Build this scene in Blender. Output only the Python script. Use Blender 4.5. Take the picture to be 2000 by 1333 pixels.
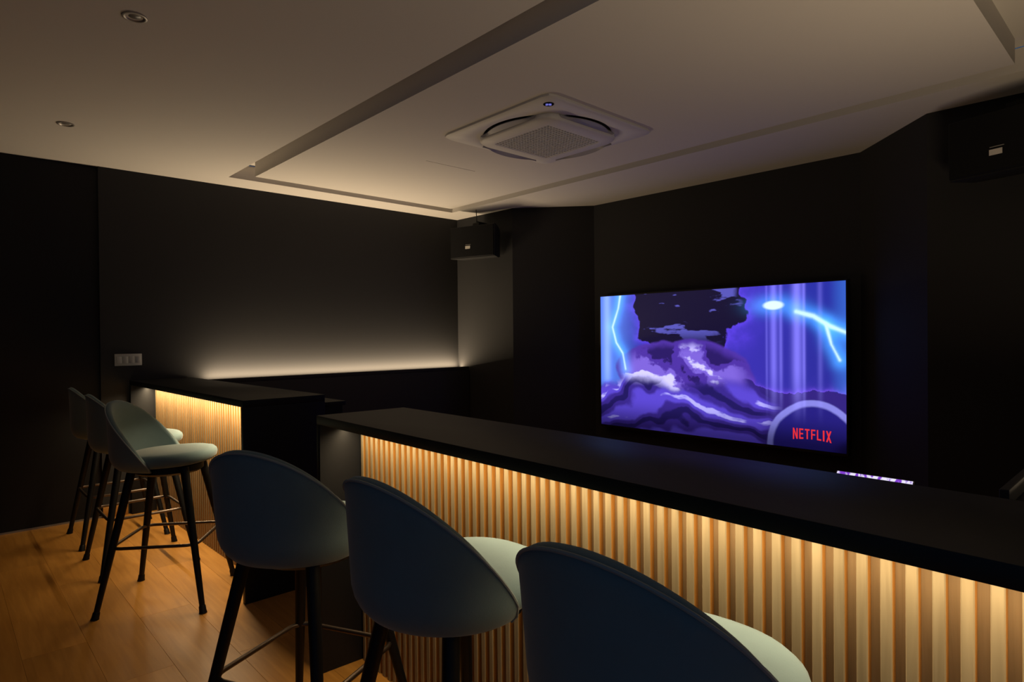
import bpy, bmesh, math, random
import numpy as np
from mathutils import Matrix, Vector

random.seed(7)
for o in list(bpy.data.objects):
    bpy.data.objects.remove(o, do_unlink=True)
scene = bpy.context.scene
COL = scene.collection

# ------------------------------------------------------------------ camera
F_PX = 1221.0
cam_d = bpy.data.cameras.new('camera')
cam_d.sensor_width = 36.0
cam_d.sensor_fit = 'HORIZONTAL'
cam_d.lens = 36.0 * F_PX / 2000.0
cam_d.clip_start = 0.02
cam = bpy.data.objects.new('camera', cam_d)
COL.objects.link(cam)


def _ray(x, y):
    return Vector(((x - 1000.0) / F_PX, -(y - 666.5) / F_PX, -1.0))


_d1, _d2 = _ray(-130, 668), _ray(2320, 645)      # vanishing points of the two room axes
_Y = _d2.normalized()
_X = (-_d1 - _Y * (-_d1).dot(_Y)).normalized()
_Z = _X.cross(_Y)
M = Matrix((_X, _Y, _Z)).to_4x4()
M.translation = Vector((0, 0, 1.36))
cam.matrix_world = M
scene.camera = cam

# ------------------------------------------------------------------ world, view
world = bpy.data.worlds.new('world')
scene.world = world
world.use_nodes = True
bg = world.node_tree.nodes['Background']
bg.inputs[0].default_value = (0.22, 0.5, 1.0, 1)
bg.inputs[1].default_value = 0.11
vs = scene.view_settings
vs.view_transform = 'Standard'
vs.look = 'None'
vs.gamma = 1.0
vs.use_curve_mapping = False
vs.exposure = 0.0

LED_WARM = (1.0, 0.76, 0.45)
COVE_WARM = (1.0, 0.76, 0.48)
COVE_POWER = 14.5       # W per metre
BAR_POWER_LONG = 3.4
BAR_POWER_LEFT = 7.2


# ------------------------------------------------------------------ helpers
def nodes_of(m):
    m.use_nodes = True
    nt = m.node_tree
    return nt, nt.nodes['Principled BSDF']


def mat(name, col, rough=0.6, metal=0.0, spec=0.5, sheen=0.0, bump=0.0, bscale=60.0,
        var=0.0, vscale=8.0, emit=None, estr=0.0, coat=0.0):
    m = bpy.data.materials.new(name)
    nt, b = nodes_of(m)
    b.inputs['Base Color'].default_value = (*col, 1)
    b.inputs['Roughness'].default_value = rough
    b.inputs['Metallic'].default_value = metal
    b.inputs['Specular IOR Level'].default_value = spec
    if sheen:
        b.inputs['Sheen Weight'].default_value = sheen
        b.inputs['Sheen Roughness'].default_value = 0.4
    if coat:
        b.inputs['Coat Weight'].default_value = coat
    if emit:
        b.inputs['Emission Color'].default_value = (*emit, 1)
        b.inputs['Emission Strength'].default_value = estr
    tc = nt.nodes.new('ShaderNodeTexCoord')
    if var:
        n = nt.nodes.new('ShaderNodeTexNoise')
        n.inputs['Scale'].default_value = vscale
        n.inputs['Detail'].default_value = 5
        nt.links.new(tc.outputs['Object'], n.inputs['Vector'])
        r = nt.nodes.new('ShaderNodeMapRange')
        r.inputs['To Min'].default_value = 1 - var
        r.inputs['To Max'].default_value = 1 + var
        nt.links.new(n.outputs['Fac'], r.inputs['Value'])
        mx = nt.nodes.new('ShaderNodeVectorMath')
        mx.operation = 'SCALE'
        mx.inputs[0].default_value = col
        nt.links.new(r.outputs['Result'], mx.inputs['Scale'])
        nt.links.new(mx.outputs['Vector'], b.inputs['Base Color'])
    if bump:
        n = nt.nodes.new('ShaderNodeTexNoise')
        n.inputs['Scale'].default_value = bscale
        n.inputs['Detail'].default_value = 4
        nt.links.new(tc.outputs['Object'], n.inputs['Vector'])
        bp = nt.nodes.new('ShaderNodeBump')
        bp.inputs['Strength'].default_value = bump
        bp.inputs['Distance'].default_value = 0.004
        nt.links.new(n.outputs['Fac'], bp.inputs['Height'])
        nt.links.new(bp.outputs['Normal'], b.inputs['Normal'])
    return m


def wood(name, c1, c2, rough=0.5, stretch=(1.5, 22, 22), scale=3.0, spec=0.4, per_object=0.25, bump=0.15):
    """wood with streaky grain; each object gets its own tone and its own grain offset"""
    m = bpy.data.materials.new(name)
    nt, b = nodes_of(m)
    tc = nt.nodes.new('ShaderNodeTexCoord')
    oi = nt.nodes.new('ShaderNodeObjectInfo')
    off = nt.nodes.new('ShaderNodeVectorMath')
    off.operation = 'MULTIPLY_ADD'
    cmb = nt.nodes.new('ShaderNodeCombineXYZ')
    for i in range(3):
        nt.links.new(oi.outputs['Random'], cmb.inputs[i])
    nt.links.new(cmb.outputs[0], off.inputs[0])
    off.inputs[1].default_value = (37, 53, 71)
    nt.links.new(tc.outputs['Object'], off.inputs[2])
    mp = nt.nodes.new('ShaderNodeMapping')
    mp.inputs['Scale'].default_value = stretch
    nt.links.new(off.outputs[0], mp.inputs['Vector'])
    n = nt.nodes.new('ShaderNodeTexNoise')
    n.inputs['Scale'].default_value = scale
    n.inputs['Detail'].default_value = 7
    n.inputs['Distortion'].default_value = 0.6
    nt.links.new(mp.outputs[0], n.inputs['Vector'])
    cr = nt.nodes.new('ShaderNodeValToRGB')
    cr.color_ramp.elements[0].position = 0.3
    cr.color_ramp.elements[0].color = (*c1, 1)
    cr.color_ramp.elements[1].position = 0.72
    cr.color_ramp.elements[1].color = (*c2, 1)
    nt.links.new(n.outputs['Fac'], cr.inputs['Fac'])
    r = nt.nodes.new('ShaderNodeMapRange')
    r.inputs['To Min'].default_value = 1 - per_object
    r.inputs['To Max'].default_value = 1 + per_object
    nt.links.new(oi.outputs['Random'], r.inputs['Value'])
    mx = nt.nodes.new('ShaderNodeVectorMath')
    mx.operation = 'SCALE'
    nt.links.new(cr.outputs['Color'], mx.inputs[0])
    nt.links.new(r.outputs['Result'], mx.inputs['Scale'])
    nt.links.new(mx.outputs[0], b.inputs['Base Color'])
    b.inputs['Roughness'].default_value = rough
    b.inputs['Specular IOR Level'].default_value = spec
    if bump:
        bp = nt.nodes.new('ShaderNodeBump')
        bp.inputs['Strength'].default_value = bump
        bp.inputs['Distance'].default_value = 0.001
        nt.links.new(n.outputs['Fac'], bp.inputs['Height'])
        nt.links.new(bp.outputs['Normal'], b.inputs['Normal'])
    return m


def tag(o, label=None, cat=None, group=None, kind=None):
    if label:
        o['label'] = label
    if cat:
        o['category'] = cat
    if group:
        o['group'] = group
    if kind:
        o['kind'] = kind
    return o


def obj(name, me, parent=None, loc=(0, 0, 0), rot=(0, 0, 0)):
    o = bpy.data.objects.new(name, me)
    COL.objects.link(o)
    o.location = loc
    o.rotation_euler = rot
    if parent:
        o.parent = parent
    return o


def empty(name, loc=(0, 0, 0), rz=0.0):
    o = obj(name, None, None, loc, (0, 0, rz))
    o.empty_display_size = 0.1
    return o


def mesh(name, verts, faces, mats, smooth=False, fmat=None):
    me = bpy.data.meshes.new(name)
    me.from_pydata([tuple(v) for v in verts], [], faces)
    if not isinstance(mats, (list, tuple)):
        mats = [mats]
    for m in mats:
        me.materials.append(m)
    if fmat:
        for p, i in zip(me.polygons, fmat):
            p.material_index = i
    if smooth:
        for p in me.polygons:
            p.use_smooth = True
    me.update()
    bm = bmesh.new()
    bm.from_mesh(me)
    bmesh.ops.recalc_face_normals(bm, faces=bm.faces)
    bm.to_mesh(me)
    bm.free()
    return me


BOXF = [(0, 3, 2, 1), (4, 5, 6, 7), (0, 1, 5, 4), (1, 2, 6, 5), (2, 3, 7, 6), (3, 0, 4, 7)]


def boxv(x0, x1, y0, y1, z0, z1):
    return [(x0, y0, z0), (x1, y0, z0), (x1, y1, z0), (x0, y1, z0),
            (x0, y0, z1), (x1, y0, z1), (x1, y1, z1), (x0, y1, z1)]


def boxes(name, lst, m):
    v, f = [], []
    for b in lst:
        n = len(v)
        v += boxv(*b)
        f += [tuple(i + n for i in q) for q in BOXF]
    return mesh(name, v, f, m)


def rbox(name, x0, x1, y0, y1, z0, z1, m, bev=0.004, seg=2):
    me = mesh(name, boxv(x0, x1, y0, y1, z0, z1), BOXF, m)
    bm = bmesh.new()
    bm.from_mesh(me)
    bmesh.ops.bevel(bm, geom=bm.edges[:], offset=bev, segments=seg, affect='EDGES', profile=0.5)
    bm.to_mesh(me)
    bm.free()
    for p in me.polygons:
        p.use_smooth = True
    try:
        me.set_sharp_from_angle(angle=math.radians(40))
    except Exception:
        pass
    return me


def loft(name, rings, m, closed=True, cap0=True, cap1=True, smooth=True):
    """rings: list of equally long point loops"""
    n = len(rings[0])
    v = [p for r in rings for p in r]
    f = []
    for i in range(len(rings) - 1):
        for j in range(n if closed else n - 1):
            k = (j + 1) % n
            f.append((i * n + j, i * n + k, (i + 1) * n + k, (i + 1) * n + j))
    if cap0:
        f.append(tuple(range(n - 1, -1, -1)))
    if cap1:
        f.append(tuple((len(rings) - 1) * n + j for j in range(n)))
    me = mesh(name, v, f, m, smooth)
    if smooth:
        try:
            me.set_sharp_from_angle(angle=math.radians(50))
        except Exception:
            pass
    return me


def tube(name, pts, rad, m, seg=8, closed=False):
    pts = [Vector(p) for p in pts]
    n = len(pts)
    rings = []
    up = Vector((0, 0, 1))
    for i, p in enumerate(pts):
        a = pts[(i - 1) % n] if (closed or i > 0) else p
        b = pts[(i + 1) % n] if (closed or i < n - 1) else p
        t = (b - a).normalized()
        u = up if abs(t.dot(up)) < 0.95 else Vector((1, 0, 0))
        s = t.cross(u).normalized()
        w = s.cross(t)
        r = rad[i] if isinstance(rad, (list, tuple)) else rad
        rings.append([p + (s * math.cos(q) + w * math.sin(q)) * r
                      for q in (2 * math.pi * k / seg for k in range(seg))])
    if closed:
        rings.append(rings[0])
        return loft(name, rings, m, True, False, False)
    return loft(name, rings, m)


def disc_rings(cx, cy, prof, seg=32):
    return [[(cx + r * math.cos(2 * math.pi * k / seg), cy + r * math.sin(2 * math.pi * k / seg), z)
             for k in range(seg)] for r, z in prof]


def area_light(name, parent, loc, rot, sx, sy, power, col, spread=160):
    d = bpy.data.lights.new(name, 'AREA')
    d.shape = 'RECTANGLE'
    d.size, d.size_y = sx, sy
    d.energy = power
    d.color = col
    d.spread = math.radians(spread)
    return obj(name, d, parent, loc, rot)


# ------------------------------------------------------------------ materials
M_WALL = mat('charcoal_paint', (0.0240, 0.0237, 0.0250), 0.8, bump=0.08, bscale=180, spec=0.3)
M_WALL_DARK = mat('black_panel_paint', (0.010, 0.010, 0.012), 0.7, spec=0.25)
M_CEIL = mat('off_white_ceiling_paint', (0.64, 0.61, 0.57), 0.9, spec=0.2, bump=0.05, bscale=90)
M_BLACK = mat('black_laminate', (0.0082, 0.0086, 0.0105), 0.5, spec=0.25, var=0.12, vscale=40)
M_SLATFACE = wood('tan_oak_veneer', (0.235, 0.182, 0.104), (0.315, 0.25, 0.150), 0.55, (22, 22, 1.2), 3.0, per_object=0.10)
M_SLATSIDE = wood('amber_oak_side', (0.37, 0.165, 0.030), (0.48, 0.23, 0.050), 0.5, (22, 22, 1.2), 3.0, per_object=0.10)  # slat sides, more orange than the front faces
M_SLATBASE = wood('shaded_oak_backing', (0.215, 0.142, 0.068), (0.29, 0.20, 0.105), 0.55, (22, 22, 1.2), 3.0, per_object=0.0)  # darker than the slat faces: shade of the recess put into the colour
M_FLOOR = wood('honey_oak_plank', (0.42, 0.185, 0.032), (0.55, 0.26, 0.054), 0.38, (1.4, 16, 16), 2.4, per_object=0.10, bump=0.08)
M_SUB = mat('floor_joint', (0.20, 0.10, 0.025), 0.8)
M_VELVET = mat('grey_teal_velvet', (0.145, 0.215, 0.235), 0.85, spec=0.2, sheen=0.25, bump=0.12, bscale=420, var=0.10, vscale=14)
M_PIPE = mat('grey_teal_piping', (0.24, 0.29, 0.30), 0.6, spec=0.3)
M_LEG = mat('matt_black_metal', (0.005, 0.005, 0.0055), 0.5, spec=0.25)
M_RING = mat('dark_bronze_metal', (0.12, 0.09, 0.07), 0.4, metal=0.9)
M_AC = mat('white_plastic', (0.70, 0.68, 0.66), 0.5, spec=0.4)
M_ACV = mat('grey_plastic_vane', (0.34, 0.33, 0.36), 0.5, spec=0.4)
M_DARK = mat('dark_cavity', (0.006, 0.006, 0.007), 0.8)
M_SPK = mat('black_vinyl_cabinet', (0.005, 0.005, 0.006), 0.6, bump=0.2, bscale=300)
M_GRILLE = mat('black_cloth_grille', (0.006, 0.006, 0.007), 0.9, spec=0.2, bump=0.3, bscale=900)
M_PLATE = mat('silver_badge', (0.75, 0.72, 0.66), 0.35, metal=0.4)
M_SWITCH = mat('grey_switch_plastic', (0.40, 0.39, 0.36), 0.5)
M_TVF = mat('black_tv_bezel', (0.006, 0.006, 0.008), 0.35)
M_LEDW = mat('led_diffuser', (0.8, 0.7, 0.5), 0.5, emit=LED_WARM, estr=3.0)
M_ALU = mat('aluminium_channel', (0.35, 0.35, 0.35), 0.4, metal=0.8)
M_STEEL = mat('brushed_steel_ring', (0.38, 0.36, 0.34), 0.4, metal=0.6)
M_LAMPGL = mat('unlit_lamp_glass', (0.20, 0.19, 0.18), 0.3)
M_BASE = wood('honey_oak_skirting', (0.37, 0.165, 0.030), (0.49, 0.235, 0.050), 0.45, (16, 1.4, 16), 2.4, per_object=0.0)

# ------------------------------------------------------------------ room shell
CEIL = 2.685
XL = -5.63          # left wall
PROF = [(XL, 4.375), (-4.742, 4.404), (-4.11, 4.956), (-1.63, 5.0), (-1.072, 4.426), (-0.07, 4.475)]

# floor: sub-floor slab with planks on it
floor = tag(obj('floor', boxes('floor', [(-5.75, 2.6, -2.2, 5.15, -0.12, -0.004)], M_SUB)), kind='structure')
PW, PL = 0.232, 1.37
plank_me = {}


def plank_mesh(L, W):
    key = (round(L, 3), round(W, 3))
    if key not in plank_me:
        b = 0.0006
        v = boxv(0, L, 0, W, -0.004, -b) + boxv(b, L - b, b, W - b, -b, 0)[4:]
        f = [(0, 3, 2, 1), (0, 1, 5, 4), (1, 2, 6, 5), (2, 3, 7, 6), (3, 0, 4, 7),
             (4, 5, 9, 8), (5, 6, 10, 9), (6, 7, 11, 10), (7, 4, 8, 11), (8, 9, 10, 11)]
        plank_me[key] = mesh('plank', v, f, M_FLOOR)
    return plank_me[key]


for k in range(-6, 19):
    y = 0.723 + PW * k
    x = -3.48 + (0.685 if k % 2 else 0.0) + 0.11 * math.sin(k * 2.3) * (0 if k in (0, 1) else 1)
    while x > -5.75:
        x -= PL
    while x < 2.5:
        x0, x1 = max(x, -5.75), min(x + PL, 2.6)
        if x1 - x0 > 0.05:
            obj('plank', plank_mesh(x1 - x0 - 0.0005, PW - 0.0005), floor, (x0, y, 0))
        x += PL

# ceiling: outer field, recessed groove, inner panel
GX0, GX1, GY0, GY1 = -5.325, -0.43, 1.785, 4.075
IX0, IX1, IY0, IY1 = -5.175, -0.58, 1.945, 3.945
ceiling = tag(obj('ceiling', boxes('ceiling', [
    (-5.80, GX0, -2.2, 5.15, CEIL, CEIL + 0.12), (GX1, 2.6, -2.2, 5.15, CEIL, CEIL + 0.12),
    (GX0, GX1, -2.2, GY0, CEIL, CEIL + 0.12), (GX0, GX1, GY1, 5.15, CEIL, CEIL + 0.12),
    (GX0, GX1, GY0, GY1, CEIL + 0.125, CEIL + 0.16)], M_CEIL)), kind='structure')
obj('ceiling_panel', boxes('ceiling_panel', [(IX0, IX1, IY0, IY1, CEIL, CEIL + 0.126)], M_CEIL), ceiling)
seam = obj('ceiling_seam', boxes('ceiling_seam', [(-0.0015, 0.0015, -0.235, 0.235, -0.0012, 0.001)],
           mat('ceiling_seam_line', (0.45, 0.42, 0.37), 0.9)), ceiling, (-3.878, 2.963, CEIL), (0, 0, -0.01))  # hairline seam of the ceiling panel, slightly darker than its paint

# left wall and the darker flush panel that continues it
tag(obj('wall_left', boxes('wall_left', [(XL - 0.15, XL, 0.932, 4.6, 0, CEIL)], M_WALL)), kind='structure')
tag(obj('wall_entry', boxes('wall_entry', [(XL - 0.15, XL - 0.025, -2.2, 0.932, 0, CEIL)], M_WALL_DARK)), kind='structure')
tag(obj('highlight_strip_entry', boxes('highlight_strip_entry', [(XL - 0.025, XL - 0.017, -2.2, 0.932, 0, 0.012)], M_ALU)), kind='structure')  # added bright strip standing in for the highlight along the floor line
tag(obj('baseboard_left', rbox('baseboard_left', XL, XL + 0.014, 0.932, 1.10, 0, 0.08, M_BASE, 0.003)), kind='structure')

# screen wall with the splayed alcove
v, n = [], len(PROF)
back = [(p[0], 5.15) for p in PROF]
back[0] = (XL, 5.15)
for z in (0, CEIL):
    v += [(p[0], p[1], z) for p in PROF]
    v += [(p[0], p[1], z) for p in back]
f = []
for i in range(n - 1):
    f.append((i, i + 1, 2 * n + i + 1, 2 * n + i))
    f.append((n + i, n + i + 1, 3 * n + i + 1, 3 * n + i))
    f.append((i, i + 1, n + i + 1, n + i))
    f.append((2 * n + i, 2 * n + i + 1, 3 * n + i + 1, 3 * n + i))
f.append((0, n, 3 * n, 2 * n))
f.append((n - 1, 2 * n - 1, 4 * n - 1, 3 * n - 1))
tag(obj('wall_screen', mesh('wall_screen', v, f, M_WALL)), kind='structure')
# added unseen wall keeps ambient off the left; rear right left open for it
tag(obj('wall_rear_light_block', boxes('wall_rear_light_block', [(-5.8, -1.3, -1.75, -1.6, 0, CEIL)], M_WALL)), kind='structure')
# right wall (mostly just beyond the frame)
XR = -0.07
tag(obj('wall_right', boxes('wall_right', [(XR, XR + 0.15, 1.62, 4.6, 0, CEIL)], M_WALL)), kind='structure')

tag(obj('wall_return', boxes('wall_return', [(XR + 0.1505, 2.6, 1.72, 1.87, 0, CEIL)], M_WALL)), kind='structure')


# light coves: a low ledge with an upstand lip and an LED strip lying in the trough
def cove(name, x_wall, sgn, y0, y1, label, lit=1.0, power=COVE_POWER):
    root = empty(name, (x_wall, y0, 0))
    L = y1 - y0

    def bx(nm, a, b, c, d, e, g, m, bev=0.003):
        xs = sorted((sgn * a, sgn * b))
        return obj(nm, rbox(nm, xs[0], xs[1], c, d, e, g, m, bev), root)
    bx('ledge', 0.001, 0.20, 0, L, 0, 0.995, M_WALL)
    bx('lip', 0.182, 0.20, 0, L, 0.9955, 1.030, M_WALL)
    L = L * lit
    bx('led_channel', 0.043, 0.067, 0.03, L - 0.01, 0.9955, 1.004, M_ALU, 0.002)
    st = bx('led_strip', 0.047, 0.063, 0.03, L - 0.01, 1.0042, 1.008, M_LEDW, 0.001)
    area_light('led_light', st, (sgn * 0.055, L / 2 + 0.01, 1.010), (math.pi, 0, 0), 0.014, L - 0.05, power * L, COVE_WARM, 172)
    return tag(root, label, 'light ledge')


cove('lit_wall_ledge', XL, 1, 1.64, 4.37, 'dark low wall ledge hiding the warm strip light that washes the far left wall')
cove('lit_wall_ledge', XR, -1, 1.64, 4.42, 'dark wall ledge end just behind the long counter at the right picture edge', lit=0.5, power=9.5)

# ------------------------------------------------------------------ bar counters
PITCH, SW, SD = 0.0405, 0.020, 0.017


def slat_mesh(h):
    w, d, c = SW / 2, SD, 0.002
    pr = [(-w, 0), (-w, -d + c), (-w + c, -d), (w - c, -d), (w, -d + c), (w, 0)]
    v = [(x, y, z) for z in (0, h) for x, y in pr]
    n = len(pr)
    f = [(i, i + 1, n + i + 1, n + i) for i in range(n - 1)] + [tuple(range(n)), tuple(range(n, 2 * n)), (n - 1, 0, n, 2 * n - 1)]
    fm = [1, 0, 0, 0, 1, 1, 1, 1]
    return mesh('slat', v, f, [M_SLATFACE, M_SLATSIDE], fmat=fm)


def counter(loc, rz, L, D, knee, label, power, ledge=False, first=0.022):
    """origin: left front floor corner; x along the front, y to the back"""
    T, H, P = 0.036, 1.045, 0.030
    root = empty('bar_counter', loc, rz)
    obj('counter_top', rbox('counter_top', 0, L, 0, D, H - T, H, M_BLACK, 0.002), root)
    obj('end_panel', rbox('end_panel', 0, P, 0, D, 0, H - T - 0.0005, M_BLACK, 0.0015), root)
    obj('end_panel', rbox('end_panel', L - P, L, 0, D, 0, H - T - 0.0005, M_BLACK, 0.0015), root)
    bp = obj('back_panel', boxes('back_panel', [(P + 0.0005, L - P - 0.0005, knee, knee + 0.02, 0, H - T - 0.0005)], M_SLATBASE), root)
    sm = slat_mesh(H - T - 0.002)
    k = 0
    while P + first + k * PITCH < L - P - 0.011:
        obj('slat', sm, root, (P + first + k * PITCH, knee - 0.0003, 0.0005))
        k += 1
    ch = obj('led_channel', rbox('led_channel', P + 0.02, L - P - 0.02, 0.106, 0.126, H - T - 0.0085, H - T - 0.0005, M_ALU, 0.001), root)
    st = obj('led_strip', rbox('led_strip', P + 0.022, L - P - 0.022, 0.110, 0.122, H - T - 0.011, H - T - 0.0088, M_LEDW, 0.0008), root)
    area_light('led_light', st, (L / 2, 0.116, H - T - 0.0125), (0, 0, 0), L - 2 * P - 0.05, 0.012, power * (L - 2 * P), LED_WARM)
    if ledge:
        lg = obj('rear_ledge', rbox('rear_ledge', 0.25, L - 0.004, D + 0.001, D + 0.13, 0.975, 1.0, M_BLACK, 0.002), root)
        obj('ledge_side', boxes('ledge_side', [(L - 0.03, L - 0.006, D + 0.001, D + 0.11, 0, 0.9748)], M_BLACK), lg)
    return tag(root, label, 'counter')


A1 = math.radians(-1.8)
counter((-2.41, 1.14, 0), A1, 2.78, 0.41, 0.192,
        'long black bar counter with backlit wood slats in front of the screen', BAR_POWER_LONG)
A2 = math.radians(0.8)
LB = 2.345
counter((-3.27 - LB * math.cos(A2), 1.152 - LB * math.sin(A2), 0), A2, LB, 0.45, 0.185,
        'black bar counter with backlit slats running to the far left wall', BAR_POWER_LEFT, ledge=True)

# ------------------------------------------------------------------ bar stools
ZT, ZTIP, ZB = 1.0345, 0.716, 0.688
PHIM = 1.674


def shell_pt(phi, z, inset=0.0):
    h = max(0.0, min(1.0, (z - ZB) / 0.085))
    r = 0.70 + 0.30 * math.sqrt(max(0.0, 1 - (1 - h) ** 2))
    a = (0.2395 - inset) * r
    b = (0.2333 - inset) * r
    t = max(0.0, (z - 0.72) / 0.315)
    return Vector((a * math.sin(phi) * (1 + 0.15 * t), -0.0316 - 0.009 * t ** 1.2 - b * math.cos(phi), z))


def rim_z(phi):
    c, cm = math.cos(phi), math.cos(PHIM)
    s = (c - cm) / (1 - cm)
    return ZTIP + (ZT - ZTIP) * max(s, 0.0) ** 0.84


def make_shell():
    NU, NV, TH = 40, 12, 0.028
    outer, inner = [], []
    for i in range(NU + 1):
        phi = -PHIM + 2 * PHIM * i / NU
        zr = rim_z(phi)
        co, ci = [], []
        for j in range(NV + 1):
            s = j / NV
            z = ZB + (zr - ZB) * s ** 1.3
            co.append(shell_pt(phi, z))
            ci.append(shell_pt(phi, max(z, ZB + 0.004), TH))
        # soft rounded rim
        top = (co[-1] + ci[-1]) / 2 + Vector((0, 0, 0.010))
        o2 = co[-1] * 0.8 + ci[-1] * 0.2 + Vector((0, 0, 0.007))
        i2 = co[-1] * 0.2 + ci[-1] * 0.8 + Vector((0, 0, 0.007))
        outer.append(co + [o2, top, i2] + ci[::-1])
    return loft('shell', outer, M_VELVET, closed=True, cap0=True, cap1=True)


def make_seat():
    prof = [(0.0, 0.706), (0.80, 0.708), (0.93, 0.715), (0.985, 0.728), (1.0, 0.744), (0.985, 0.759),
            (0.93, 0.771), (0.82, 0.778), (0.55, 0.782), (0.25, 0.784), (0.0, 0.784)]
    rings = []
    n = 48
    for r, z in prof:
        ring = []
        for k in range(n):
            t = 2 * math.pi * k / n
            c, s = math.cos(t), math.sin(t)
            e = 0.86
            x = 0.214 * math.copysign(abs(c) ** e, c)
            y = 0.228 * math.copysign(abs(s) ** e, s)
            rr = max(r, 0.002)
            ring.append((x * rr, 0.006 + y * rr, z + 0.010 * (y * rr / 0.228)))
        rings.append(ring)
    return loft('seat_cushion', rings, M_VELVET)


def leg_mesh(sx, sy):
    p0, p1 = Vector((sx * 0.125, sy * 0.125, 0.703)), Vector((sx * 0.249, sy * 0.249, 0.0))
    ts = [0, 0.5, 0.952]
    rs = [0.0215, 0.018, 0.0135]
    me = tube('leg', [p0.lerp(p1, t) for t in ts], rs, M_LEG, 10)
    fe = tube('foot_cap', [p0.lerp(p1, t) for t in (0.948, 0.955, 0.985)] + [p1], [0.0135, 0.0165, 0.0175, 0.020], M_LEG, 10)
    return me, fe


def ring_path():
    q, r, fr = 0.202, 0.055, 0.0
    pts = []
    for cx, cy, a0 in ((q - r, q + fr - r, 0), (-q + r, q + fr - r, 90), (-q + r, -q + r, 180), (q - r, -q + r, 270)):
        for k in range(7):
            a = math.radians(a0 + 15 * k)
            pts.append((cx + r * math.cos(a), cy + r * math.sin(a), 0.325))
    return pts


def make_stool():
    root = empty('bar_stool')
    shell = obj('backrest_shell', make_shell(), root)
    rim = []
    for i in range(41):
        phi = -PHIM + 2 * PHIM * i / 40
        p = shell_pt(phi, rim_z(phi), -0.001)
        rim.append((p.x, p.y, p.z + 0.002))
    rim = [tuple(shell_pt(-PHIM, ZB + 0.012, -0.001))] + rim + [tuple(shell_pt(PHIM, ZB + 0.012, -0.001))]
    obj('piping', tube('piping', rim, 0.0034, M_PIPE, 6), shell)
    obj('seat_cushion', make_seat(), root)
    obj('seat_base', loft('seat_base', [[(0.165 * math.cos(t) * s, 0.005 + 0.165 * math.sin(t) * s, z)
        for t in (2 * math.pi * k / 28 for k in range(28))] for s, z in ((0.9, 0.664), (1.0, 0.676), (1.0, 0.705))], M_LEG), root)
    for sx in (-1, 1):
        for sy in (-1, 1):
            me, fe = leg_mesh(sx, sy)
            lg = obj('leg', me, root)
            obj('foot_cap', fe, lg)
    obj('footrest_ring', tube('footrest_ring', ring_path(), 0.0085, M_RING, 8, closed=True), root)
    return root


def copy_tree(o, parent=None):
    c = o.copy()
    COL.objects.link(c)
    c.parent = parent
    for ch in o.children:
        copy_tree(ch, c)
    return c


STOOLS = [
    ((-3.67, 0.905, 0), -35, 'grey-green bar stool turned sideways at the left counter, lit seat fully visible'),
    ((-4.39, 0.925, 0), 0, 'middle bar stool at the left counter, half hidden behind the sideways one'),
    ((-5.10, 0.935, 0), 0, 'bar stool nearest the dark left wall, farthest from the viewer'),
    ((-1.931, 0.875, 0), 26, 'dark-backed bar stool at the left end of the long slatted counter'),
    ((-1.2665, 0.975, 0), 2.4, 'dark-backed bar stool in the middle of the three at the long slatted counter'),
    ((-0.622, 0.962, 0), 1.7, 'nearest bar stool with dark rounded back, cut off by the bottom picture edge'),
]
proto = make_stool()
for i, (loc, rz, label) in enumerate(STOOLS):
    s = proto if i == 0 else copy_tree(proto)
    s.location = loc
    s.rotation_euler = (0, 0, math.radians(rz))
    tag(s, label, 'bar stool', 'bar stools at the left counter' if i < 3 else 'bar stools at the long counter')

# ------------------------------------------------------------------ television
TX0, TX1, TZ0, TZ1, TY = -3.972, -1.690, 0.478, 1.745, 4.88
tv = empty('television', ((TX0 + TX1) / 2, TY, TZ0))
TWD, THT = TX1 - TX0, TZ1 - TZ0
BZ = 0.012
obj('housing', rbox('housing', -TWD / 2 - BZ, TWD / 2 + BZ, 0.003, 0.055, -BZ * 1.6, THT + BZ, M_TVF, 0.004), tv)
obj('bezel', boxes('bezel', [(-TWD / 2 - BZ, -TWD / 2, -0.004, 0.0025, -BZ * 1.6, THT + BZ), (TWD / 2, TWD / 2 + BZ, -0.004, 0.0025, -BZ * 1.6, THT + BZ),
    (-TWD / 2, TWD / 2, -0.004, 0.0025, THT, THT + BZ), (-TWD / 2, TWD / 2, -0.004, 0.0025, -BZ * 1.6, 0)], M_TVF), tv)
obj('wall_bracket', boxes('wall_bracket', [(-0.3, 0.3, 0.056, 0.082, 0.35, 0.9)], M_LEG), tv)


def srgb(r, g, b):
    c = np.array([r, g, b], float) / 255
    return np.where(c <= 0.04045, c / 12.92, ((c + 0.055) / 1.055) ** 2.4)


NXP, NYP = 480, 270


def fbm(X, Y, seed, octv=5, f0=2.0):
    rng = np.random.default_rng(seed)
    out = np.zeros_like(X)
    amp, fr = 0.5, f0
    for _ in range(octv):
        g = rng.random((64, 64))
        xs, ys = X * fr % 64, Y * fr % 64
        xi, yi = xs.astype(int), ys.astype(int)
        tx, ty = xs - xi, ys - yi
        tx, ty = tx * tx * (3 - 2 * tx), ty * ty * (3 - 2 * ty)
        x1, y1 = (xi + 1) % 64, (yi + 1) % 64
        out += amp * ((g[yi, xi] * (1 - tx) + g[yi, x1] * tx) * (1 - ty) + (g[y1, xi] * (1 - tx) + g[y1, x1] * tx) * ty)
        amp *= 0.5
        fr *= 2.03
    return out


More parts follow.
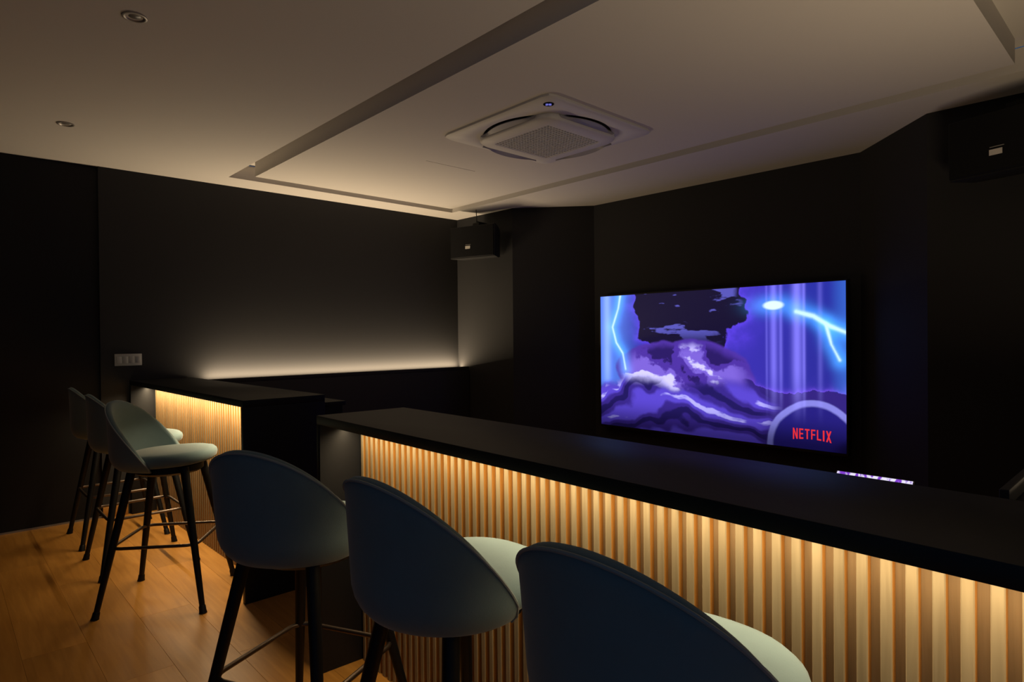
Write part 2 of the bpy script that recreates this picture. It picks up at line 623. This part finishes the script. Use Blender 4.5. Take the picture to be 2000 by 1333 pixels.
def paint_screen():
    """an abstract storm of violet clouds, light shafts and blue lightning"""
    u, v_ = np.meshgrid((np.arange(NXP) + 0.5) / NXP, (np.arange(NYP) + 0.5) / NYP)
    X, Y = u * 1.78, v_                       # v_ = 0 at the bottom
    img = np.zeros((NYP, NXP, 3))

    def mixc(mask, col):
        nonlocal img
        mask = np.clip(mask, 0, 1)[..., None]
        img = img * (1 - mask) + srgb(*col) * mask

    def addc(mask, col):
        nonlocal img
        img = img + np.clip(mask, 0, None)[..., None] * srgb(*col)

    def sm(a, b, x):
        t = np.clip((x - a) / (b - a), 0, 1)
        return t * t * (3 - 2 * t)

    def seg(p0, p1):
        p0, p1 = np.array(p0), np.array(p1)
        d = p1 - p0
        t = np.clip(((X - p0[0]) * d[0] + (Y - p0[1]) * d[1]) / d.dot(d), 0, 1)
        return np.hypot(X - p0[0] - t * d[0], Y - p0[1] - t * d[1])

    def poly(pts):
        d = np.full_like(X, 9.0)
        for a, b in zip(pts[:-1], pts[1:]):
            d = np.minimum(d, seg(a, b))
        return d
    n1, n2, n3 = fbm(X, Y, 3, 6, 3.0), fbm(X, Y, 8, 6, 5.0), fbm(X * 0.6, Y * 2.2, 12, 5, 6.0)
    n4 = fbm(X, Y, 21, 4, 1.6)
    img[:] = srgb(40, 40, 140)
    mixc(sm(0.5, 1.0, v_) * 0.6 * sm(0.55, 0.8, u), (34, 44, 150))
    mixc(sm(0.28, 0.0, np.abs(u - 0.66)) * 0.5, (60, 46, 172))
    # left blue wash
    mixc(sm(0.24, 0.02, u) * 0.85, (84, 124, 226))
    addc(np.exp(-((u - 0.035) / 0.020) ** 2) * sm(0.1, 0.5, v_) * 0.55, (140, 160, 255))
    mixc(sm(0.94, 1.0, u) * 0.5, (56, 110, 205))
    # dark storm cloud at the top centre, torn edge with a violet rim
    dcl = np.hypot((X - 0.74) / 0.50, (Y - 1.02) / 0.42) + (n1 - 0.5) * 0.9 + (n2 - 0.5) * 0.45
    addc(np.exp(-np.clip(dcl - 0.97, 0, 9) / 0.10) * 0.5, (104, 62, 226))
    mixc(sm(1.0, 0.97, dcl), (20, 15, 44))
    mixc(sm(0.56, 0.60, n3) * sm(0.97, 0.8, dcl) * sm(0.62, 0.74, Y) * 0.8, (88, 86, 184))
    # violet bank with pale wisps below it
    bank = np.hypot((X - 0.70) / 0.58, (Y - 0.42) / 0.24) + (n1 - 0.5) * 0.5
    mixc(sm(1.0, 0.92, bank) * 0.95, (72, 46, 150))
    mixc(sm(0.52, 0.57, n2) * sm(0.95, 0.6, bank) * 0.85, (120, 96, 206))
    mixc(sm(0.585, 0.625, n2 * 0.6 + n3 * 0.4) * sm(0.9, 0.6, bank), (196, 190, 248))
    mixc(sm(0.455, 0.42, n2) * sm(0.95, 0.7, bank) * 0.9, (32, 20, 80))
    # torn ridge on the right
    rr2 = 0.36 + (n2 - 0.5) * 0.22 + 0.03 * sm(0.7, 1.0, u)
    mixc(sm(rr2 + 0.006, rr2 - 0.006, Y) * sm(0.64, 0.68, u), (46, 32, 114))
    addc(np.exp(-np.abs(Y - rr2) / 0.02) * (Y > rr2) * sm(0.66, 0.72, u) * 0.35, (140, 86, 246))
    # streaming folds of cloud across the lower half
    fold = Y + 0.34 * (X - 0.75) ** 2 + (n4 - 0.5) * 0.55
    low = sm(0.40, 0.30, Y + (n1 - 0.5) * 0.18) * sm(0.80, 0.70, u)
    ph = fold * 34
    st = 0.5 + 0.5 * np.sin(ph + (n1 - 0.5) * 5)
    mixc(low, (52, 36, 128))
    mixc(low * sm(0.35, 0.75, st), (82, 64, 190))
    mixc(low * sm(0.88, 0.97, st) * sm(0.5, 0.62, n3), (168, 162, 240))
    mixc(low * sm(0.16, 0.05, st), (30, 22, 86))
    # pale-edged hump of cloud in the lower right
    hump = np.hypot((X - 1.60) / 0.28, (Y - 0.0) / 0.30) + (n1 - 0.5) * 0.12
    mixc(sm(1.02, 0.98, hump) * 0.9, (128, 126, 214))
    mixc(sm(0.90, 0.84, hump), (34, 28, 116))
    # light shafts
    for c, w, a in ((0.765, 0.012, 0.40), (0.79, 0.006, 0.30), (0.845, 0.016, 0.50), (0.868, 0.005, 0.35), (0.74, 0.004, 0.2), (0.92, 0.008, 0.16)):
        addc(np.exp(-((u - c) / w) ** 2) * a * sm(0.12, 0.5, v_), (150, 140, 250))
    # lightning
    for pts, w in (([(0.19, 1.0), (0.17, 0.90), (0.115, 0.76), (0.15, 0.64), (0.21, 0.56), (0.235, 0.44)], 0.006),
                   ([(1.50, 0.83), (1.60, 0.80), (1.69, 0.74), (1.78, 0.70)], 0.008),
                   ([(1.67, 0.75), (1.70, 0.63), (1.745, 0.54)], 0.006)):
        d = poly(pts) + (n2 - 0.5) * 0.012
        addc(np.exp(-(d / 0.05) ** 2) * 0.55, (70, 170, 255))
        mixc(np.exp(-(d / (w * 1.5)) ** 2), (190, 226, 255))
    d = np.hypot((X - 1.36) / 0.065, (Y - 0.875) / 0.028)
    addc(np.exp(-(d / 2.0) ** 2) * 0.6, (70, 170, 255))
    mixc(sm(1.2, 0.7, d), (206, 230, 255))
    # film-still fade towards the lower edge
    img *= (0.22 + 0.78 * sm(0.0, 0.24, v_))[..., None]
    img *= (0.35 + 0.65 * sm(0.0, 0.06, 1 - u + 0.25 * sm(0, 0.3, v_)))[..., None]
    return np.clip(img, 0, 1)


def make_screen():
    img = paint_screen()
    gx, gy = np.meshgrid(np.linspace(-TWD / 2, TWD / 2, NXP + 1), np.linspace(0, THT, NYP + 1))
    co = np.stack([gx.ravel(), np.zeros(gx.size), gy.ravel()], 1)
    idx = np.arange((NXP + 1) * (NYP + 1)).reshape(NYP + 1, NXP + 1)
    fc = np.stack([idx[:-1, :-1], idx[:-1, 1:], idx[1:, 1:], idx[1:, :-1]], -1).reshape(-1, 4)
    me = bpy.data.meshes.new('screen')
    me.vertices.add(len(co))
    me.vertices.foreach_set('co', co.ravel())
    me.loops.add(fc.size)
    me.loops.foreach_set('vertex_index', fc.ravel().astype(np.int32))
    me.polygons.add(len(fc))
    me.polygons.foreach_set('loop_start', np.arange(0, fc.size, 4, dtype=np.int32))
    me.update(calc_edges=True)
    at = me.attributes.new('picture', 'FLOAT_COLOR', 'FACE')
    cols = np.concatenate([img.reshape(-1, 3), np.ones((NXP * NYP, 1))], 1)
    at.data.foreach_set('color', cols.ravel().astype(np.float32))
    m = bpy.data.materials.new('tv_picture')
    nt, b = nodes_of(m)
    a = nt.nodes.new('ShaderNodeAttribute')
    a.attribute_name = 'picture'
    b.inputs['Base Color'].default_value = (0.004, 0.004, 0.005, 1)
    b.inputs['Roughness'].default_value = 0.35
    nt.links.new(a.outputs['Color'], b.inputs['Emission Color'])
    b.inputs['Emission Strength'].default_value = 1.35
    me.materials.append(m)
    return me


screen = obj('screen', make_screen(), tv)
tag(screen, 'glowing picture of a violet storm with blue lightning')
# red lettering in the lower right of the picture
M_RED = mat('red_screen_lettering', (0.01, 0.002, 0.002), 0.4, emit=(0.80, 0.030, 0.040), estr=1.0)


def letter(name, strokes, w, arc0, arc1, H):
    """strokes: quads in a unit cell; the lower edge follows a gentle arc"""
    v, f = [], []
    for q in strokes:
        n_ = len(v)
        for x, y in q:
            base = arc0 + (arc1 - arc0) * x
            v.append((x * w, 0, base + y * (H - base)))
        f.append(tuple(range(n_, n_ + len(q))))
    return mesh(name, v, f, M_RED)


def rect(x0, x1, y0, y1):
    return [(x0, y0), (x1, y0), (x1, y1), (x0, y1)]


s_ = 0.27
GLYPHS = {
    'N': [rect(0, s_, 0, 1), rect(1 - s_, 1, 0, 1), [(0, 1), (1 - s_, 0), (1, 0), (s_, 1)]],
    'E': [rect(0, 0.30, 0, 1), rect(0.30, 1, 0, 0.15), rect(0.30, 0.94, 0.43, 0.57), rect(0.30, 1, 0.85, 1)],
    'T': [rect(0.36, 0.64, 0, 0.85), rect(0, 1, 0.85, 1)],
    'F': [rect(0, 0.30, 0, 1), rect(0.30, 0.94, 0.42, 0.56), rect(0.30, 1, 0.85, 1)],
    'L': [rect(0, 0.30, 0, 1), rect(0.30, 1, 0, 0.15)],
    'I': [rect(0, 1, 0, 1)],
    'X': [[(0, 0), (0.28, 0), (1, 1), (0.72, 1)], [(0.72, 0), (1, 0), (0.28, 1), (0, 1)]],
}
# letters span photographed x 1552..1624 on the screen
lx0, lx1, lz0, lH = 0.752, 1.036, 0.066, 0.088
wd = {'N': 1.0, 'E': 0.85, 'T': 0.95, 'F': 0.85, 'L': 0.85, 'I': 0.32, 'X': 1.05}
gap = 0.30
tot = sum(wd[c] for c in 'NETFLIX') + gap * 6
un = (lx1 - lx0) / tot
x = lx0
lettering = None
for c in 'NETFLIX':
    w = wd[c] * un

    def arc(xx):
        t = (xx - lx0) / (lx1 - lx0) * 2 - 1
        return 0.012 * (1 - t * t)
    o = obj('letter', letter('letter_' + c, GLYPHS[c], w, arc(x), arc(x + w), lH), screen, (x, -0.0015, lz0))
    x += w + gap * un
tag(tv, 'large wall television glowing violet and blue in the alcove behind the long counter', 'television')

# ------------------------------------------------------------------ ceiling cassette air conditioner
ACX, ACY, ACH = -2.838, 2.952, 0.487
ac = empty('ceiling_air_conditioner', (ACX, ACY, CEIL))


def sq_pt(t, h, rc):
    """point on a rounded square of half size h with corner radius rc at angle t"""
    c, s = math.cos(t), math.sin(t)
    k = h / max(abs(c), abs(s))
    x, y = c * k, s * k
    q = h - rc
    if abs(x) > q and abs(y) > q:
        # ray against corner circle
        cx, cy = math.copysign(q, x), math.copysign(q, y)
        b = c * cx + s * cy
        d = b * b - (cx * cx + cy * cy - rc * rc)
        k = b + math.sqrt(max(d, 0))
        x, y = c * k, s * k
    return x, y


NT = 96
TH_ = [2 * math.pi * k / NT for k in range(NT)]


def sq_ring(h, rc, z):
    return [(*sq_pt(t, h, rc), z) for t in TH_]


def ci_ring(r, z):
    return [(r * math.cos(t), r * math.sin(t), z) for t in TH_]


RO = 0.415
obj('frame', loft('frame', [sq_ring(ACH, 0.05, 0.0), sq_ring(ACH, 0.05, -0.012), sq_ring(ACH - 0.012, 0.045, -0.022),
                            ci_ring(RO + 0.006, -0.027), ci_ring(RO, -0.022), ci_ring(RO - 0.006, -0.004)], M_AC, cap0=False, cap1=False), ac)
obj('cavity', loft('cavity', [ci_ring(RO - 0.004, -0.006), ci_ring(0.01, -0.006)], M_DARK, cap0=False), ac)
HB = 0.345
obj('body', loft('body', [sq_ring(HB - 0.02, 0.10, -0.008), sq_ring(HB, 0.12, -0.026), sq_ring(HB, 0.12, -0.050),
                          sq_ring(HB - 0.012, 0.115, -0.062), sq_ring(0.247, 0.02, -0.066), sq_ring(0.243, 0.018, -0.058)], M_AC, cap0=False, cap1=False), ac)
obj('grille_back', loft('grille_back', [sq_ring(0.245, 0.018, -0.050), sq_ring(0.005, 0.001, -0.050)], M_DARK, cap0=False), ac)
gb = []
NG = 20
for k in range(NG):
    p = -0.24 + 0.48 * k / (NG - 1)
    gb.append((p - 0.0034, p + 0.0034, -0.243, 0.243, -0.0635, -0.056))
    gb.append((-0.243, 0.243, p - 0.0034, p + 0.0034, -0.0630, -0.0565))
tag(obj('grille', boxes('grille', gb, M_AC), ac), kind='stuff')
for q in range(4):
    rows = []
    ns = 14
    for i in range(ns + 1):
        t = -0.68 + 1.36 * i / ns
        yo = (RO - 0.012) * math.cos(t)
        xo = (RO - 0.012) * math.sin(t)
        yi = HB + 0.004
        xi = xo * 0.93
        yo = max(yo, yi + 0.002)
        zo = -0.064 if q < 2 else -0.036      # two flaps tipped down, two nearly closed
        rows.append([(xi, yi, -0.046), (xo, yo, zo), (xo, yo, zo + 0.004), (xi, yi, -0.041)])
    obj('air_vane', loft('air_vane', rows, M_ACV), ac, (0, 0, 0), (0, 0, q * math.pi / 2))
# corner display
dsp = obj('display', loft('display', disc_rings(0, 0, [(0.031, 0.0), (0.031, -0.003), (0.002, -0.0035)], 28), mat('display_glass', (0.003, 0.003, 0.02), 0.2), cap0=False), ac,
          (0.405, -0.405, -0.0225), (0, 0, math.radians(45)))
M_DIG = mat('display_digits', (0.1, 0.1, 0.2), 0.4, emit=(0.20, 0.20, 0.75), estr=1.0)
SEGS = {'2': 'abged', '6': 'afgedc'}
for gi, ch in enumerate('26'):
    ox = -0.0165 + gi * 0.018
    W_, H_, t_ = 0.014, 0.024, 0.0036
    lay = {'a': (0, W_, H_ - t_, H_), 'g': (0, W_, H_ / 2 - t_ / 2, H_ / 2 + t_ / 2), 'd': (0, W_, 0, t_),
           'f': (0, t_, H_ / 2, H_), 'b': (W_ - t_, W_, H_ / 2, H_), 'e': (0, t_, 0, H_ / 2), 'c': (W_ - t_, W_, 0, H_ / 2)}
    bl = []
    for sgm in SEGS[ch]:
        a, b, c, d = lay[sgm]
        bl.append((ox + a, ox + b, -(c - H_ / 2), -(d - H_ / 2), -0.0046, -0.0040))
    bl = [(a, b, min(c, d), max(c, d), e, g) for a, b, c, d, e, g in bl]
    obj('digit', boxes('digit', bl, M_DIG), dsp)
tag(ac, 'white four-way cassette air conditioner with square grille in the ceiling panel', 'air conditioner')


# ------------------------------------------------------------------ downlights
def downlight(x, y, label):
    d = empty('ceiling_downlight', (x, y, CEIL))
    obj('trim_ring', loft('trim_ring', disc_rings(0, 0, [(0.046, 0.0), (0.046, -0.004), (0.040, -0.006), (0.034, -0.004), (0.030, 0.004)], 32), M_STEEL, cap0=False, cap1=False), d)
    obj('lens', loft('lens', disc_rings(0, 0, [(0.0305, 0.0035), (0.02, -0.001), (0.002, -0.003)], 24), M_LAMPGL, cap0=False), d)
    tag(d, label, 'downlight', 'unlit downlights in the left ceiling field')


downlight(-2.93, 0.62, 'unlit round downlight nearest the viewer, at the top left of the ceiling')
downlight(-4.655, 0.607, 'unlit round downlight nearer the dark left wall, in the plain ceiling')


# ------------------------------------------------------------------ loudspeakers
def speaker(loc, rz, cabled, label):
    W, H, D, BW = 0.55, 0.325, 0.27, 0.33
    s = empty('loudspeaker', loc, rz)
    w, b, h = W / 2, BW / 2, H / 2
    rings = []
    for y, hw, hh in ((D, b, h * 0.86), (D * 0.55, b + (w - b) * 0.5, h), (0.02, w, h), (0.0, w, h)):
        rings.append([(-hw, y, -hh), (hw, y, -hh), (hw, y, hh), (-hw, y, hh)])
    obj('cabinet', loft('cabinet', rings, M_SPK, smooth=False), s)
    # bowed front grille
    gr = []
    for i in range(13):
        t = -1 + i / 6
        x, y = t * (w - 0.008), -0.010 - 0.022 * (1 - t * t)
        gr.append([(x, -0.001, -h + 0.006), (x, y, -h + 0.010), (x, y, h - 0.010), (x, -0.001, h - 0.006)])
    obj('front_grille', loft('front_grille', gr, M_GRILLE), s)
    obj('badge', boxes('badge', [(-0.060, 0.0, -0.0350, -0.0325, -0.075, -0.045)], M_PLATE), s)
    obj('badge_line', boxes('badge_line', [(-0.058, 0.008, -0.0345, -0.0325, -0.034, -0.030)], mat('badge_line_grey', (0.25, 0.24, 0.22), 0.4)), s)
    br = obj('wall_bracket', tube('wall_bracket', [(0.02, 0.08, h - 0.01), (0.02, 0.08, h + 0.045), (0.02, D - 0.02, h + 0.045), (0.02, D + 0.03, h + 0.045)], 0.013, M_LEG, 8), s)
    obj('bracket_knuckle', rbox('bracket_knuckle', -0.02, 0.06, 0.04, 0.12, h + 0.0, h + 0.035, M_LEG, 0.005), br)
    if cabled:
        obj('cable', tube('cable', [(-0.03, D * 0.55, h - 0.01), (-0.035, D * 0.5, h + 0.05), (-0.03, D * 0.48, h + 0.10), (-0.032, D * 0.46, CEIL - loc[2])], 0.004, M_LEG, 6), s)
    return tag(s, label, 'loudspeaker', 'wall loudspeakers beside the screen alcove')


speaker((-4.98, 4.06, 2.335), math.radians(15), True, 'black loudspeaker under the ceiling in the far left corner')
speaker((-0.645, 4.12, 2.365), math.radians(-15), False, 'black loudspeaker high on the dark wall right of the screen')

# ------------------------------------------------------------------ wall switch
sw = empty('wall_switch', (XL, 1.115, 1.205))
obj('plate', rbox('plate', 0, 0.009, -0.093, 0.093, -0.046, 0.046, M_SWITCH, 0.003), sw)
for k in range(4):
    y = -0.063 + 0.042 * k
    obj('rocker', rbox('rocker', 0.0092, 0.0125, y - 0.017, y + 0.017, -0.026, 0.026, M_SWITCH, 0.0015), sw)
tag(sw, 'grey rectangular switch plate on the dark wall above the left counter', 'switch')

# ------------------------------------------------------------------ tablet on a stand behind the long counter
tab = empty('tablet_stand', (-0.698, 2.165, 0))
obj('base_plate', loft('base_plate', disc_rings(0, 0.05, [(0.16, 0.0), (0.16, 0.008), (0.14, 0.016), (0.02, 0.02)], 32), M_LEG), tab)
obj('pole', tube('pole', [(0, 0.05, 0.018), (0, 0.05, 0.40), (0, 0.052, 0.79), (0, 0.040, 0.815)], 0.014, M_LEG, 12), tab)
obj('holder', rbox('holder', -0.05, 0.05, 0.0, 0.010, -0.03, 0.03, M_LEG, 0.003), tab, (0, 0.058, 0.835), (math.radians(-38), 0, 0))
tl = math.radians(-38)
body = obj('tablet_case', rbox('tablet_case', -0.118, 0.118, 0.0, 0.010, 0.0, 0.146, M_TVF, 0.003), tab, (0, 0, 0.7795), (tl, 0, 0))
m = bpy.data.materials.new('tablet_picture')
nt, b = nodes_of(m)
tc = nt.nodes.new('ShaderNodeTexCoord')
wv = nt.nodes.new('ShaderNodeTexNoise')
mp = nt.nodes.new('ShaderNodeMapping')
mp.inputs['Rotation'].default_value = (0, 0.6, 0)
mp.inputs['Scale'].default_value = (55, 10, 24)
nt.links.new(tc.outputs['Object'], mp.inputs['Vector'])
nt.links.new(mp.outputs[0], wv.inputs['Vector'])
wv.inputs['Scale'].default_value = 1.0
cr = nt.nodes.new('ShaderNodeValToRGB')
cr.color_ramp.interpolation = 'LINEAR'
cr.color_ramp.elements[0].position = 0.44
cr.color_ramp.elements[0].color = (0.22, 0.05, 0.62, 1)
cr.color_ramp.elements[1].position = 0.54
cr.color_ramp.elements[1].color = (0.85, 0.80, 1.0, 1)
nt.links.new(wv.outputs['Fac'], cr.inputs['Fac'])
nt.links.new(cr.outputs[0], b.inputs['Emission Color'])
b.inputs['Emission Strength'].default_value = 1.0
b.inputs['Base Color'].default_value = (0.01, 0.01, 0.01, 1)
obj('tablet_screen', boxes('tablet_screen', [(-0.112, 0.112, -0.0012, -0.0002, 0.008, 0.142)], m), body)
tag(tab, 'tablet on a dark stand, its violet and white screen glowing above the counter edge', 'tablet')
